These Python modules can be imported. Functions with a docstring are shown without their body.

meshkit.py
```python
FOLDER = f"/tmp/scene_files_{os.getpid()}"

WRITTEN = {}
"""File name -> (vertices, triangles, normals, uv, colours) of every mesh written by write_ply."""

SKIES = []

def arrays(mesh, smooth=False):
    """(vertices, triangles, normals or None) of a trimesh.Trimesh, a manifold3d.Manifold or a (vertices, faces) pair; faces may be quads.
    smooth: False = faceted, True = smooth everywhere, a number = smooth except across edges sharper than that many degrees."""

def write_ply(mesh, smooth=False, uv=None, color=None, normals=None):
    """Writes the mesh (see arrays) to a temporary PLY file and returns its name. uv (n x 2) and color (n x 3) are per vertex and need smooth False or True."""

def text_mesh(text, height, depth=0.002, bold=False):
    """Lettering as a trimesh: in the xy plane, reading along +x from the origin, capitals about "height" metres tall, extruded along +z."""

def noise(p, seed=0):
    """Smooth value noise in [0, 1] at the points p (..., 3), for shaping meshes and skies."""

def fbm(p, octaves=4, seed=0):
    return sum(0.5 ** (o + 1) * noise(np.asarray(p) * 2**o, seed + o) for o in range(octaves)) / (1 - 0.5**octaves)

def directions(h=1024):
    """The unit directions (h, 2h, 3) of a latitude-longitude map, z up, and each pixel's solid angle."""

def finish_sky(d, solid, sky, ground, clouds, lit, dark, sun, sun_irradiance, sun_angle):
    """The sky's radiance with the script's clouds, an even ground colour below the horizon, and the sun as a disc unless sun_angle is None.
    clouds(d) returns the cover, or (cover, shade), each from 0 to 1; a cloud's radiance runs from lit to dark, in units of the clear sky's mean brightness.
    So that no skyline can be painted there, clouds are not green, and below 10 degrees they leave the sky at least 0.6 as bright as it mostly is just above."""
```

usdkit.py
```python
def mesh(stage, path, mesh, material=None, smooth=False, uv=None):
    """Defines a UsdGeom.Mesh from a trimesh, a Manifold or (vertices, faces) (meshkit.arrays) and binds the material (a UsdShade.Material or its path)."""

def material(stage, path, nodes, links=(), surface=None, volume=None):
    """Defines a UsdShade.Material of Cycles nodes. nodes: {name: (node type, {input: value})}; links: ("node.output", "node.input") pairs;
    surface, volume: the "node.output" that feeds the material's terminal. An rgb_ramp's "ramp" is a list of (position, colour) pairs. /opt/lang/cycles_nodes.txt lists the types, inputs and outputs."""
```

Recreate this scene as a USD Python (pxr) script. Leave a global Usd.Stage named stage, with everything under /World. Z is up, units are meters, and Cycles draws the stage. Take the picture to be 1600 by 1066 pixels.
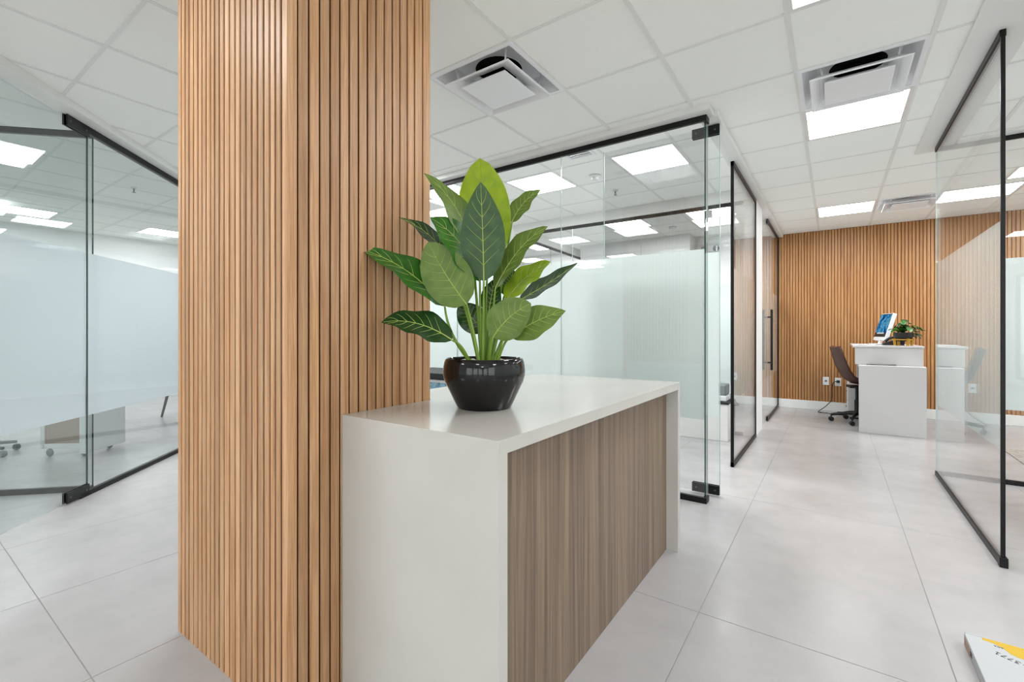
import math, random
import numpy as np, trimesh
from shapely.geometry import Polygon, box as sbox
from shapely.ops import unary_union
import usdkit, meshkit
from pxr import Usd, UsdGeom, UsdLux, Gf, Sdf

random.seed(7)
rng = np.random.default_rng(7)
stage = Usd.Stage.CreateInMemory()
UsdGeom.SetStageUpAxis(stage, UsdGeom.Tokens.z)
UsdGeom.SetStageMetersPerUnit(stage, 1.0)
UsdGeom.Xform.Define(stage, '/World')
UsdGeom.Scope.Define(stage, '/World/Looks')

# ------------------------------------------------------------------ camera, light level
YAW, F_PX, CY, HC = 0.6116, 716.9, 519.05, 1.194
cam = UsdGeom.Camera.Define(stage, '/World/camera')
cam.AddTranslateOp().Set(Gf.Vec3d(0, 0, HC))
cam.AddRotateXYZOp().Set(Gf.Vec3f(90, 0, math.degrees(YAW)))
cam.CreateHorizontalApertureAttr(36.0)
cam.CreateVerticalApertureAttr(36.0 * 1066 / 1600)
cam.CreateFocalLengthAttr(F_PX / 1600 * 36)
cam.CreateVerticalApertureOffsetAttr(-(533 - CY) / 1600 * 36)
cam.CreateClippingRangeAttr(Gf.Vec2f(0.05, 100))
cam.CreateExposureAttr(1.36)
LAMP = 9.0            # radiance of the ceiling light panels
sky = UsdLux.DomeLight.Define(stage, '/World/sky')      # even overcast daylight outside the shopfront windows behind the viewpoint
sky.CreateIntensityAttr(0.42); sky.CreateColorAttr(Gf.Vec3f(0.94, 0.98, 1.0))

# ------------------------------------------------------------------ materials
MATS = {}
def mat(name, nodes, links=(), surface='p.BSDF'):
    MATS[name] = usdkit.material(stage, '/World/Looks/' + name, nodes, links, surface=surface)
    return MATS[name]

def srgb(r, g, b):
    f = lambda c: (c / 255 / 12.92) if c / 255 <= 0.04045 else ((c / 255 + 0.055) / 1.055) ** 2.4
    return (f(r), f(g), f(b))

def plain(name, col, rough=0.5, metal=0.0, spec=0.5, coat=0.0):
    return mat(name, {'p': ('principled_bsdf', dict(base_color=col, roughness=rough, metallic=metal, specular_ior_level=spec, coat_weight=coat))})

def wood(name, a, b, c, scale=(55, 55, 1.6), rough=0.38, vary=0.25, bumpd=0.0006, spec=0.5, rnd=('geometry', 'random_per_island')):
    """Straight vertical grain: stretched noise in object space, a tone that differs from piece to piece."""
    return mat(name, {
        'tc': ('texture_coordinate', {}),
        'oi': (rnd[0], {}),
        'm': ('mapping', dict(scale=scale)),
        'n': ('noise_texture', dict(scale=1.0, detail=5.0, roughness=0.6, distortion=0.6)),
        'm2': ('mapping', dict(scale=(scale[0] * 6, scale[1] * 6, scale[2] * 5))),
        'n2': ('noise_texture', dict(scale=1.0, detail=3.0)),
        'r': ('rgb_ramp', dict(ramp=[(0.25, a), (0.5, b), (0.75, c)])),
        'r2': ('map_range', dict(from_min=0.3, from_max=0.7, to_min=0.82, to_max=1.1)),
        'r3': ('map_range', dict(from_min=0.0, from_max=1.0, to_min=1 - vary, to_max=1 + vary * 0.6)),
        'x': ('math', dict(math_type='multiply')),
        'h': ('hsv', dict(hue=0.5, saturation=1.0, fac=1.0)),
        'bp': ('bump', dict(strength=0.35, distance=bumpd)),
        'p': ('principled_bsdf', dict(roughness=rough, specular_ior_level=spec)),
    }, [('tc.object', 'm.vector'), ('m.vector', 'n.vector'), ('tc.object', 'm2.vector'), ('m2.vector', 'n2.vector'),
        ('n.fac', 'r.fac'), ('n2.fac', 'r2.value'), ('oi.' + rnd[1], 'r3.value'), ('r2.result', 'x.value1'), ('r3.result', 'x.value2'),
        ('r.color', 'h.color'), ('x.value', 'h.value'), ('h.color', 'p.base_color'), ('n2.fac', 'bp.height'), ('bp.normal', 'p.normal')])

def glass(name, tint, f0=0.045):
    """Thin pane surface: light passes straight through, Schlick reflection from both sides."""
    return mat(name, {
        'lw': ('layer_weight', dict(blend=0.5)),
        'pw': ('math', dict(math_type='power', value2=5.0)),
        'ma': ('math', dict(math_type='multiply_add', value2=1 - f0, value3=f0)),
        't': ('transparent_bsdf', dict(color=tint)),
        'g': ('glossy_bsdf', dict(color=(1, 1, 1), roughness=0.0)),
        'x': ('mix_closure', {}),
    }, [('lw.facing', 'pw.value1'), ('pw.value', 'ma.value1'), ('ma.value', 'x.fac'), ('t.BSDF', 'x.closure1'), ('g.BSDF', 'x.closure2')], surface='x.closure')

def frost(name, col, clear=0.06):
    return mat(name, {
        'd': ('diffuse_bsdf', dict(color=col)),
        'tl': ('translucent_bsdf', dict(color=col)),
        't': ('transparent_bsdf', dict(color=(0.95, 0.98, 0.98))),
        'a': ('mix_closure', dict(fac=0.5)),
        'b': ('mix_closure', dict(fac=clear)),
    }, [('d.BSDF', 'a.closure1'), ('tl.BSDF', 'a.closure2'), ('a.closure', 'b.closure1'), ('t.BSDF', 'b.closure2')], surface='b.closure')

def mottled(name, a, b, scale, rough, spec=0.5, detail=4.0, stretch=(1, 1, 1), rr=(0.0, 0.0), island=0.0):
    return mat(name, {
        'g': ('geometry', {}), 'oi': ('object_info', {}),
        'm': ('mapping', dict(scale=stretch)),
        'n': ('noise_texture', dict(scale=scale, detail=detail, roughness=0.6)),
        'r': ('rgb_ramp', dict(ramp=[(0.3, a), (0.7, b)])),
        'i': ('map_range', dict(from_min=0, from_max=1, to_min=1 - island, to_max=1 + island)),
        'h': ('hsv', dict(hue=0.5, saturation=1.0, fac=1.0)),
        'q': ('map_range', dict(from_min=0.3, from_max=0.7, to_min=rough - rr[0], to_max=rough + rr[1])),
        'p': ('principled_bsdf', dict(roughness=rough, specular_ior_level=spec)),
    }, [('g.position', 'm.vector'), ('m.vector', 'n.vector'), ('n.fac', 'r.fac'), ('oi.random', 'i.value'), ('r.color', 'h.color'), ('i.result', 'h.value'),
        ('h.color', 'p.base_color'), ('n.fac', 'q.value'), ('q.result', 'p.roughness')])

mottled('floor_porcelain', srgb(167, 165, 165), srgb(174, 172, 172), 2.2, 0.30, spec=0.45, rr=(0.05, 0.05), island=0.012)
plain('grout', srgb(150, 146, 142), 0.9)
mottled('ceiling_tile_board', srgb(243, 244, 240), srgb(246, 247, 243), 90.0, 0.9, spec=0.2)
plain('ceiling_grid_metal', srgb(228, 229, 226), 0.5)
plain('pavement_concrete', srgb(226, 224, 218), 0.8)
plain('plenum_dark', srgb(90, 90, 90), 0.9)
plain('white_paint', srgb(240, 241, 240), 0.55)
plain('white_trim', srgb(226, 227, 224), 0.5)
wood('slat_wood', srgb(168, 118, 74), srgb(198, 152, 110), srgb(216, 178, 138), vary=0.20, rough=0.42, spec=0.42, rnd=('object_info', 'random'))
wood('wall_slat_wood', srgb(176, 116, 62), srgb(204, 146, 88), srgb(220, 168, 112), scale=(30, 30, 1.2), vary=0.3, rough=0.42)
plain('slat_backing', srgb(58, 34, 16), 0.85)
plain('wall_slat_backing', srgb(132, 88, 52), 0.7)
wood('walnut_laminate', srgb(92, 76, 62), srgb(124, 106, 88), srgb(152, 132, 110), scale=(34, 34, 0.7), vary=0.0, rough=0.42, bumpd=0.0001)
mottled('white_quartz', srgb(191, 189, 182), srgb(197, 195, 189), 3.0, 0.16, spec=0.5)
glass('pane_glass', (0.988, 0.996, 0.994))
glass('pane_glass_green', (0.945, 0.978, 0.975), 0.05)
plain('glass_edge_green', srgb(12, 36, 31), 0.6, spec=0.15)
plain('glass_edge_light', srgb(176, 198, 193), 0.3)
frost('frosted_film', (0.86, 0.905, 0.895))
frost('frosted_film_blue', (0.845, 0.86, 0.885))
plain('black_metal', srgb(13, 12, 13), 0.4, spec=0.3)
plain('black_patch', srgb(14, 13, 15), 0.38, spec=0.35)
plain('bolt_metal', srgb(120, 120, 120), 0.3, 0.9)
mat('lamp_diffuser_room', {'e': ('emission', dict(color=(0.985, 0.985, 1.0), strength=LAMP * 1.35))}, surface='e.emission')
mat('lamp_diffuser', {'e': ('emission', dict(color=(0.985, 0.985, 1.0), strength=LAMP))}, surface='e.emission')
plain('vent_white', srgb(234, 235, 237), 0.45)
plain('duct_black', srgb(14, 13, 13), 0.9)
plain('duct_grey', srgb(150, 152, 152), 0.6)
plain('pot_black', srgb(10, 10, 12), 0.05)
mottled('pebble_stone', srgb(120, 116, 108), srgb(205, 200, 190), 60, 0.6)
plain('stem_green', srgb(112, 146, 44), 0.45)
plain('vein_green', srgb(160, 178, 88), 0.5)
def leafmat(name, a, b, rough, trans):
    return mat(name, {
        'g': ('geometry', {}),
        'n': ('noise_texture', dict(scale=28.0, detail=3.0)),
        'r': ('rgb_ramp', dict(ramp=[(0.3, a), (0.7, b)])),
        'p': ('principled_bsdf', dict(roughness=rough, specular_ior_level=0.45)),
        't': ('translucent_bsdf', {}),
        'x': ('mix_closure', dict(fac=trans)),
        'bp': ('bump', dict(strength=0.25, distance=0.002)),
    }, [('g.position', 'n.vector'), ('n.fac', 'r.fac'), ('r.color', 'p.base_color'), ('r.color', 't.color'), ('n.fac', 'bp.height'), ('bp.normal', 'p.normal'),
        ('p.BSDF', 'x.closure1'), ('t.BSDF', 'x.closure2')], surface='x.closure')
leafmat('leaf_dark', srgb(28, 60, 26), srgb(44, 78, 34), 0.30, 0.12)
leafmat('leaf_deep', srgb(54, 84, 50), srgb(70, 100, 58), 0.5, 0.1)
leafmat('leaf_mid', srgb(42, 96, 26), srgb(62, 120, 36), 0.33, 0.15)
leafmat('leaf_olive', srgb(94, 120, 52), srgb(112, 138, 62), 0.5, 0.15)
leafmat('leaf_lime', srgb(134, 162, 30), srgb(160, 184, 42), 0.5, 0.3)
plain('brown_leather', srgb(74, 46, 36), 0.45)
plain('black_plastic', srgb(22, 22, 24), 0.5)
plain('white_gloss', srgb(226, 225, 223), 0.3)
plain('desk_white', srgb(198, 196, 195), 0.35)
plain('gold_metal', srgb(196, 150, 60), 0.35, 0.8)
plain('device_white', srgb(220, 222, 224), 0.3)
plain('cardboard_white', srgb(186, 189, 191), 0.6)
plain('cardboard_brown', srgb(176, 150, 128), 0.8)
plain('label_yellow', srgb(206, 168, 26), 0.55)
plain('ink', srgb(50, 52, 54), 0.7)
mottled('rug_weave', srgb(116, 108, 98), srgb(172, 164, 154), 38, 0.95)
plain('pedestal_brown', srgb(166, 146, 132), 0.5)
plain('grey_plastic', srgb(120, 126, 128), 0.5)
mottled('blue_wrap', srgb(40, 92, 128), srgb(150, 190, 205), 26, 0.25, detail=2)
mat('screen_lit', {
    'tc': ('geometry', {}), 'm': ('mapping', dict(scale=(3, 7, 7))), 'n': ('noise_texture', dict(scale=1.6, detail=3.0, distortion=1.2)),
    'r': ('rgb_ramp', dict(ramp=[(0.3, srgb(20, 60, 110)), (0.45, srgb(40, 120, 180)), (0.56, srgb(110, 190, 225)), (0.66, srgb(60, 140, 190)), (0.75, srgb(190, 110, 140))])),
    'e': ('emission', dict(strength=0.30))}, [('tc.position', 'm.vector'), ('m.vector', 'n.vector'), ('n.fac', 'r.fac'), ('r.color', 'e.color')], surface='e.emission')
mat('screen_bar', {'e': ('emission', dict(color=srgb(214, 226, 236), strength=0.32))}, surface='e.emission')

# ------------------------------------------------------------------ helpers
USED = {}
def numbered(parent, name):
    k = (parent, name); n = USED.get(k, 0); USED[k] = n + 1
    return name if n == 0 else f'{name}_{n:03d}'

def path_of(p):
    return '/World' if p is None else (p if isinstance(p, str) else str(p.GetPath()))

def obj(name, mesh, m, parent=None, smooth=False, kind=None, label=None):
    par = path_of(parent)
    pth = par + '/' + numbered(par, name)
    usdkit.mesh(stage, pth, mesh, MATS[m] if isinstance(m, str) else m, smooth=smooth)
    pr = stage.GetPrimAtPath(pth)
    if kind: pr.SetCustomDataByKey('kind', kind)
    if label: pr.SetCustomDataByKey('label', label)
    return pr

def tag(pr, label, cat, group=None, kind=None):
    pr.SetCustomDataByKey('label', label); pr.SetCustomDataByKey('category', cat)
    if group: pr.SetCustomDataByKey('group', group)
    if kind: pr.SetCustomDataByKey('kind', kind)
    return pr

def thing(name, label, cat, loc=(0, 0, 0), rotz=0.0, group=None, kind=None):
    pth = '/World/' + numbered('/World', name)
    x = UsdGeom.Xform.Define(stage, pth)
    if any(loc) or rotz:
        x.AddTranslateOp().Set(Gf.Vec3d(*map(float, loc)))
        if rotz: x.AddRotateZOp().Set(float(rotz))
    return tag(x.GetPrim(), label, cat, group, kind)

def dup(src, loc, rotz, label, group):
    was = src.GetCustomData()
    pth = '/World/' + numbered('/World', src.GetName().rstrip('0123456789').rstrip('_'))
    x = UsdGeom.Xform.Define(stage, pth)
    x.GetPrim().GetReferences().AddInternalReference(src.GetPath())
    xf = UsdGeom.Xformable(x)
    ops = xf.GetOrderedXformOps()
    (ops[0] if ops else xf.AddTranslateOp()).Set(Gf.Vec3d(*map(float, loc)))
    if rotz:
        (ops[1] if len(ops) > 1 else xf.AddRotateZOp()).Set(float(rotz))
    x.GetPrim().SetInstanceable(True)
    return tag(x.GetPrim(), label, was['category'], group)

def bx(x0, x1, y0, y1, z0, z1, c=0.0):
    x0, x1 = sorted((x0, x1)); y0, y1 = sorted((y0, y1)); z0, z1 = sorted((z0, z1))
    c = min(c, (x1 - x0) / 2.2, (y1 - y0) / 2.2, (z1 - z0) / 2.2)
    if c <= 0:
        m = trimesh.creation.box(bounds=[[x0, y0, z0], [x1, y1, z1]]); return m
    P = []
    for x in (0, 1):
        for y in (0, 1):
            for z in (0, 1):
                X, Y, Z = (x0, x1)[x], (y0, y1)[y], (z0, z1)[z]
                sx, sy, sz = (1 - 2 * x) * c, (1 - 2 * y) * c, (1 - 2 * z) * c
                P += [(X, Y + sy, Z + sz), (X + sx, Y, Z + sz), (X + sx, Y + sy, Z)]
    return trimesh.convex.convex_hull(np.array(P))

def cat(*ms):
    return trimesh.util.concatenate([m for m in ms])

def tube(pts, rad, n=8, cap=True):
    pts = np.asarray(pts, float); rad = np.broadcast_to(np.asarray(rad, float), (len(pts),))
    t = np.gradient(pts, axis=0); t /= np.linalg.norm(t, axis=1, keepdims=True) + 1e-12
    ref = np.array([0, 0, 1.0]) if abs(t[:, 2]).mean() < 0.8 else np.array([1.0, 0, 0])
    a = np.cross(t, ref); a /= np.linalg.norm(a, axis=1, keepdims=True) + 1e-12
    b = np.cross(t, a); ang = np.arange(n) * 2 * np.pi / n
    v = pts[:, None] + rad[:, None, None] * (np.cos(ang)[None, :, None] * a[:, None] + np.sin(ang)[None, :, None] * b[:, None])
    v = v.reshape(-1, 3); f = []
    for i in range(len(pts) - 1):
        for j in range(n):
            k = (j + 1) % n
            f += [(i * n + j, (i + 1) * n + k, i * n + k), (i * n + j, (i + 1) * n + j, (i + 1) * n + k)]
    if cap:
        L = len(v); v = np.vstack([v, pts[0], pts[-1]])
        for j in range(n):
            k = (j + 1) % n
            f += [(L, j, k), (L + 1, (len(pts) - 1) * n + k, (len(pts) - 1) * n + j)]
    m = trimesh.Trimesh(v, np.array(f), process=False)
    m.fix_normals()
    return m

def lathe(profile, n=48, loc=(0, 0, 0)):
    m = trimesh.creation.revolve(np.array(profile, float), sections=n)
    m.apply_translation(loc); return m

def cyl(p0, p1, r, n=16):
    return tube([p0, p1], r, n)

def bez(p0, p1, p2, n=10):
    t = np.linspace(0, 1, n)[:, None]
    return (1 - t) ** 2 * np.array(p0) + 2 * t * (1 - t) * np.array(p1) + t ** 2 * np.array(p2)

def quad(p):
    return (np.array(p, float), np.array([[0, 1, 2], [0, 2, 3]]))

def prism(poly, z0, z1):
    m = trimesh.creation.extrude_polygon(poly, z1 - z0, engine='earcut')
    m.apply_translation((0, 0, z0)); return m

def polys(g):
    return [p for p in getattr(g, 'geoms', [g]) if p.geom_type == 'Polygon' and p.area > 1e-4]

cs, sn = math.cos(YAW), math.sin(YAW)
def in_view(x, y, z, margin=60):
    X, Y = cs * x + sn * y, -sn * x + cs * y
    if Y < 0.25: return False
    px, py = 800 + F_PX * X / Y, CY - F_PX * (z - HC) / Y
    return -margin < px < 1600 + margin and -margin < py < 1066 + margin

# ------------------------------------------------------------------ the room: floor
ZC, ZR = 2.743, 2.84           # open-plan ceiling, ceiling inside the glass rooms
XL, XR, YB, YF = -10.2, 3.4, -5.2, 8.47
GX0, GY0, G = -2.0143, 1.9908, 0.6096
floor = thing('floor', 'large pale grey porcelain floor tiles with thin straight joints', 'floor', kind='structure')
obj('grout_bed', bx(XL, XR, YB, YF + 0.3, -0.08, -0.0015), 'grout', floor)
tw, tl, j = 0.814, 1.593, 0.0032
rest = []
for i in range(-13, 6):
    for k in range(-6, 6):
        x0, y0 = -0.471 + tw * i, 2.057 + tl * k
        g = sbox(x0 + j / 2, y0 + j / 2, x0 + tw - j / 2, y0 + tl - j / 2).intersection(sbox(XL, YB, XR, YF + .1))
        if g.is_empty: continue
        a, b, c_, d = g.bounds
        if c_ - a < .02 or d - b < .02: continue
        m = bx(a, c_, b, d, -0.012, 0.0, 0.0007)
        vis = any(in_view(u, v, 0) for u in np.linspace(a, c_, 4) for v in np.linspace(b, d, 5))
        if vis: obj('floor_tile', m, 'floor_porcelain', floor)
        else: rest.append(m)
obj('floor_tile', cat(*rest), 'floor_porcelain', floor, kind='stuff')

# ------------------------------------------------------------------ ceilings
# plan of the three glass rooms
QX = -0.735                     # corridor plane of the centre rooms
QY = 3.39                       # front plane of the centre room
DL = -3.51                      # the diagonal wall: x + y = DL
RX, RY0, RY1 = 0.705, 3.343, 5.18
roomC = sbox(-6.9, QY, QX, YF)
roomL = Polygon([(XL, DL - XL), (XL, YB), (DL - YB, YB)]).union(Polygon([(XL, YB), (DL - YB, YB), (XL, DL - XL)]))
rooms = unary_union([roomC, roomL]).intersection(sbox(XL, YB, XR, YF))
rooms = unary_union([rooms, Polygon([(-6.9, QY), (-6.9, YF), (XL, YF), (XL, DL - XL)])]).intersection(sbox(XL, YB, XR, YF))
opened = sbox(XL, YB, XR, YF).difference(rooms)

def cell(i, k): return (GX0 + G * i, GY0 + G * k)
lights_open = {                 # (column, row) of the open ceiling grid: label
    (3, 0): 'square ceiling light panel cut off by the top edge of the picture above the corridor',
    (3, 3): 'large bright ceiling light panel right behind the square air vent over the corridor',
    (3, 8): 'narrow-looking far ceiling light panel near the slatted back wall, left of the far vent',
    (5, 8): 'far ceiling light panel seen through the right-hand glass partition, near the slatted wall',
}
hidden_open = [(-1, -4), (-4, 0), (-3, 1), (3, -7), (-2, -8), (-5, -9), (7, 0), (7, 4), (7, -4), (7, 8), (6, -9)]
vents_open = {(0, 0): 'square white ceiling air diffuser beside the slatted column',
              (3, 2): 'square white ceiling air diffuser directly in front of the bright corridor light panel',
              (4, 8): 'small far ceiling air diffuser near the slatted back wall'}
extra_light = (1.41, 6.257, 2.02, 6.70)
room_lights = [                 # x0, y0, label
    (-1.745, 4.07, 'bright square ceiling light panel in the front glass room, the nearer to the glass corner'),
    (-2.965, 4.07, 'bright square ceiling light panel in the front glass room, right above the big potted plant'),
    (-1.70, 6.47, 'ceiling light panel in the rear glass room behind the glass corner edge'),
    (-2.90, 6.47, 'ceiling light panel in the rear glass room, left one under the black channel'),
    (-6.68, 0.37, 'ceiling light panel in the left glass room nearest the glass, at the picture edge'),
    (-9.36, 1.00, 'far long-looking ceiling light panel in the left glass room at the picture edge'),
    (-9.42, 2.62, 'far ceiling light panel behind the left glass, cut off by the slatted column'),
]
room_hidden = [(-4.20, 4.07), (-5.4, 4.07 + 1.83), (-4.9, 7.3), (-8.2, -1.6), (-6.0, -2.4), (-8.6, -4.2), (-8.2, 5.6), (-7.6, 3.6)]
holes_open = [sbox(*cell(*c), cell(*c)[0] + G, cell(*c)[1] + G) for c in list(lights_open) + hidden_open + list(vents_open)] + [sbox(*extra_light)]
RV = (-2.145, 4.07 - 0.0)      # a small vent in the front glass room
holes_room = [sbox(x, y, x + G, y + G) for x, y, _ in room_lights] + [sbox(x, y, x + G, y + G) for x, y in room_hidden]
holes_room.append(sbox(-2.06, 3.66, -1.80, 3.92))

ceiling = thing('ceiling', 'white suspended ceiling of square lay-in tiles on a metal grid', 'ceiling', kind='structure')
obj('ceiling_deck', cat(prism(opened, ZC + 0.30, ZC + 0.34), *[prism(p, ZR + 0.30, ZR + 0.34) for p in polys(rooms)]), 'plenum_dark', ceiling)
def lay(zone, x0, y0, zc, holes, count):
    restm, grid = [], []
    hu = unary_union(holes)
    a, b, c_, d = zone.bounds
    i0, i1 = math.floor((a - x0) / G), math.ceil((c_ - x0) / G)
    k0, k1 = math.floor((b - y0) / G), math.ceil((d - y0) / G)
    cand = []
    for i in range(i0, i1):
        for k in range(k0, k1):
            u, v = x0 + G * i, y0 + G * k
            g = sbox(u + .002, v + .002, u + G - .002, v + G - .002).intersection(zone)
            if g.is_empty: continue
            g = g.difference(hu) if g.intersects(hu) else g
            for p in polys(g):
                if p.area < 2e-3: continue
                q = p.centroid
                cand.append((q.x ** 2 + q.y ** 2, p, in_view(q.x, q.y, zc, 180)))
    cand.sort(key=lambda t: t[0])
    for _, p, vis in cand:
        m = prism(p.simplify(0.001), zc + 0.004, zc + 0.02)
        if vis and count[0] < 290:
            obj('ceiling_tile', m, 'ceiling_tile_board', ceiling); count[0] += 1
        else: restm.append(m)
    if restm: obj('ceiling_tile', cat(*restm), 'ceiling_tile_board', ceiling, kind='stuff')
    w = 0.012
    for i in range(i0, i1 + 1):
        s = sbox(x0 + G * i - w, b, x0 + G * i + w, d).intersection(zone).difference(hu.buffer(-0.013, join_style=2))
        grid += [prism(p, zc, zc + 0.006) for p in polys(s)]
    for k in range(k0, k1 + 1):
        s = sbox(a, y0 + G * k - w * .8, c_, y0 + G * k + w * .8).intersection(zone).difference(hu.buffer(-0.013, join_style=2))
        grid += [prism(p, zc + 0.0006, zc + 0.006) for p in polys(s)]
    obj('ceiling_grid', cat(*grid), 'ceiling_grid_metal', ceiling, label='painted metal grid between the ceiling tiles')
count = [0]
lay(opened, GX0, GY0, ZC, holes_open, count)
for p in polys(rooms):
    lay(p, -1.745, 4.07, ZR, holes_room, count)

# drywall borders beside the glass walls (they carry the top channels) and bulkheads closing the step between the two ceilings
def strip_prism(p0, p1, off0, off1, z0, z1):
    p0, p1 = np.array(p0, float), np.array(p1, float)
    d = (p1 - p0) / np.linalg.norm(p1 - p0); n = np.array([d[1], -d[0]])      # n: to the right of the run
    P = [p0 + n * off0, p1 + n * off0, p1 + n * off1, p0 + n * off1]
    g = Polygon(P); g = g if g.exterior.is_ccw else Polygon(P[::-1])
    return prism(g, z0, z1)
ZH = 2.705
t = obj('trim_1', cat(bx(-6.9, QX + 0.05, QY - 0.085, QY + 0.05, ZH, ZC + 0.01, 0.002), bx(-6.9, QX + 0.05, QY - 0.006, QY + 0.05, ZC, ZR + 0.1)), 'white_trim')
tag(t, 'white drywall ceiling border along the front glass wall of the centre room', 'ceiling trim', kind='structure')
t = obj('trim_2', cat(bx(QX - 0.05, QX + 0.075, QY + 0.052, YF, ZH, ZC + 0.01, 0.002), bx(QX - 0.05, QX + 0.006, QY + 0.052, YF, ZC, ZR + 0.1)), 'white_trim')
tag(t, 'white drywall ceiling border along the corridor side of the centre rooms', 'ceiling trim', kind='structure')
A0, A1 = (-1.51, -2.0), (-6.9, 3.39)
t = obj('trim_3', cat(strip_prism(A0, A1, -0.05, 0.11, ZH - 0.008, ZC + 0.01), strip_prism(A0, A1, -0.05, 0.006, ZC, ZR + 0.1)), 'white_trim')
tag(t, 'white drywall ceiling border along the diagonal glass wall on the left', 'ceiling trim', kind='structure')
t = obj('trim_4', cat(bx(RX - 0.13, RX + 0.12, 1.0, RY1 + 0.1, ZC - 0.008, ZC + 0.01, 0.002), bx(RX + 0.1, XR, RY1 - 0.1, RY1 + 0.1, ZC - 0.008, ZC + 0.01, 0.002)), 'white_trim')
tag(t, 'white drywall ceiling border along the right-hand glass partition', 'ceiling trim', kind='structure')

# ------------------------------------------------------------------ outer walls
def structure(name, mesh, m, label, cat_):
    return tag(obj(name, mesh, m), label, cat_, kind='structure')
structure('wall_left', bx(XL - 0.1, XL, YB, YF, 0, ZR + 0.3), 'white_paint', 'plain white far wall seen through the left glass room', 'wall')
def pierced(name, label, horiz, at, lo, hi, bays, z1):
    """A wall with window openings: horiz True = along x at y=at, False = along y at x=at."""
    cuts = [lo] + [q for b in bays for q in b] + [hi]
    rects = [(lo, hi, 2.5, z1), (lo, hi, 0, .12)] + [(cuts[i], cuts[i + 1], .12, 2.5) for i in range(0, len(cuts), 2)]
    B = lambda a, b, c_, d, t0, t1: bx(a, b, t0, t1, c_, d) if horiz else bx(t0, t1, a, b, c_, d)
    structure(name, cat(*[B(a, b, c_, d, at, at + .1) for a, b, c_, d in rects]), 'white_paint', label, 'wall')
    for a, b in bays:
        n = USED.get('nwin', 0) + 1; USED['nwin'] = n
        wt = thing('window_%d' % n, ('shopfront window behind the viewpoint, ' + ['leftmost in the rear wall', 'middle one in the rear wall', 'rightmost in the rear wall', 'in the right wall, farther back', 'in the right wall, nearest the viewpoint'][n - 1]), 'window', kind='structure')
        fr = cat(B(a, b, .12, .18, at + .02, at + .08), B(a, b, 2.44, 2.5, at + .02, at + .08), B(a, a + .06, .18, 2.44, at + .02, at + .08), B(b - .06, b, .18, 2.44, at + .02, at + .08))
        obj('frame', fr, 'black_metal', wt)
        obj('pane', B(a + .06, b - .06, .18, 2.44, at + .045, at + .055), 'pane_glass', wt)
pierced('wall_rear', 'white wall with shopfront windows behind the viewpoint', True, YB - .1, XL - .1, XR + .1, [(-2.3, -.3), (-.1, 1.5), (1.7, 3.2)], ZR + .3)
pierced('wall_right', 'plain white wall far right behind the right-hand glass room', False, XR, YB, YF, [(-4.9, -2.9), (-2.6, -.6)], ZC + .3)
structure('pavement', cat(bx(XL - 14, XR + 22, YB - 22, YB - .1, -.12, -.02), bx(XR + .1, XR + 22, YB - .1, YF + 14, -.12, -.02)), 'pavement_concrete', 'pale pavement outside behind the viewpoint', 'pavement')
SLX = -0.80
wb = thing('wall_back', 'far back wall clad in vertical warm wood slats', 'wall', kind='structure')
obj('wall_panel', bx(XL - .1, XR + .1, YF, YF + 0.1, 0, ZR + 0.3), 'white_paint', wb)
obj('slat_backing', bx(SLX, XR, YF - 0.008, YF + 0.001, 0.13, ZC + 0.02), 'wall_slat_backing', wb)
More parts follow.
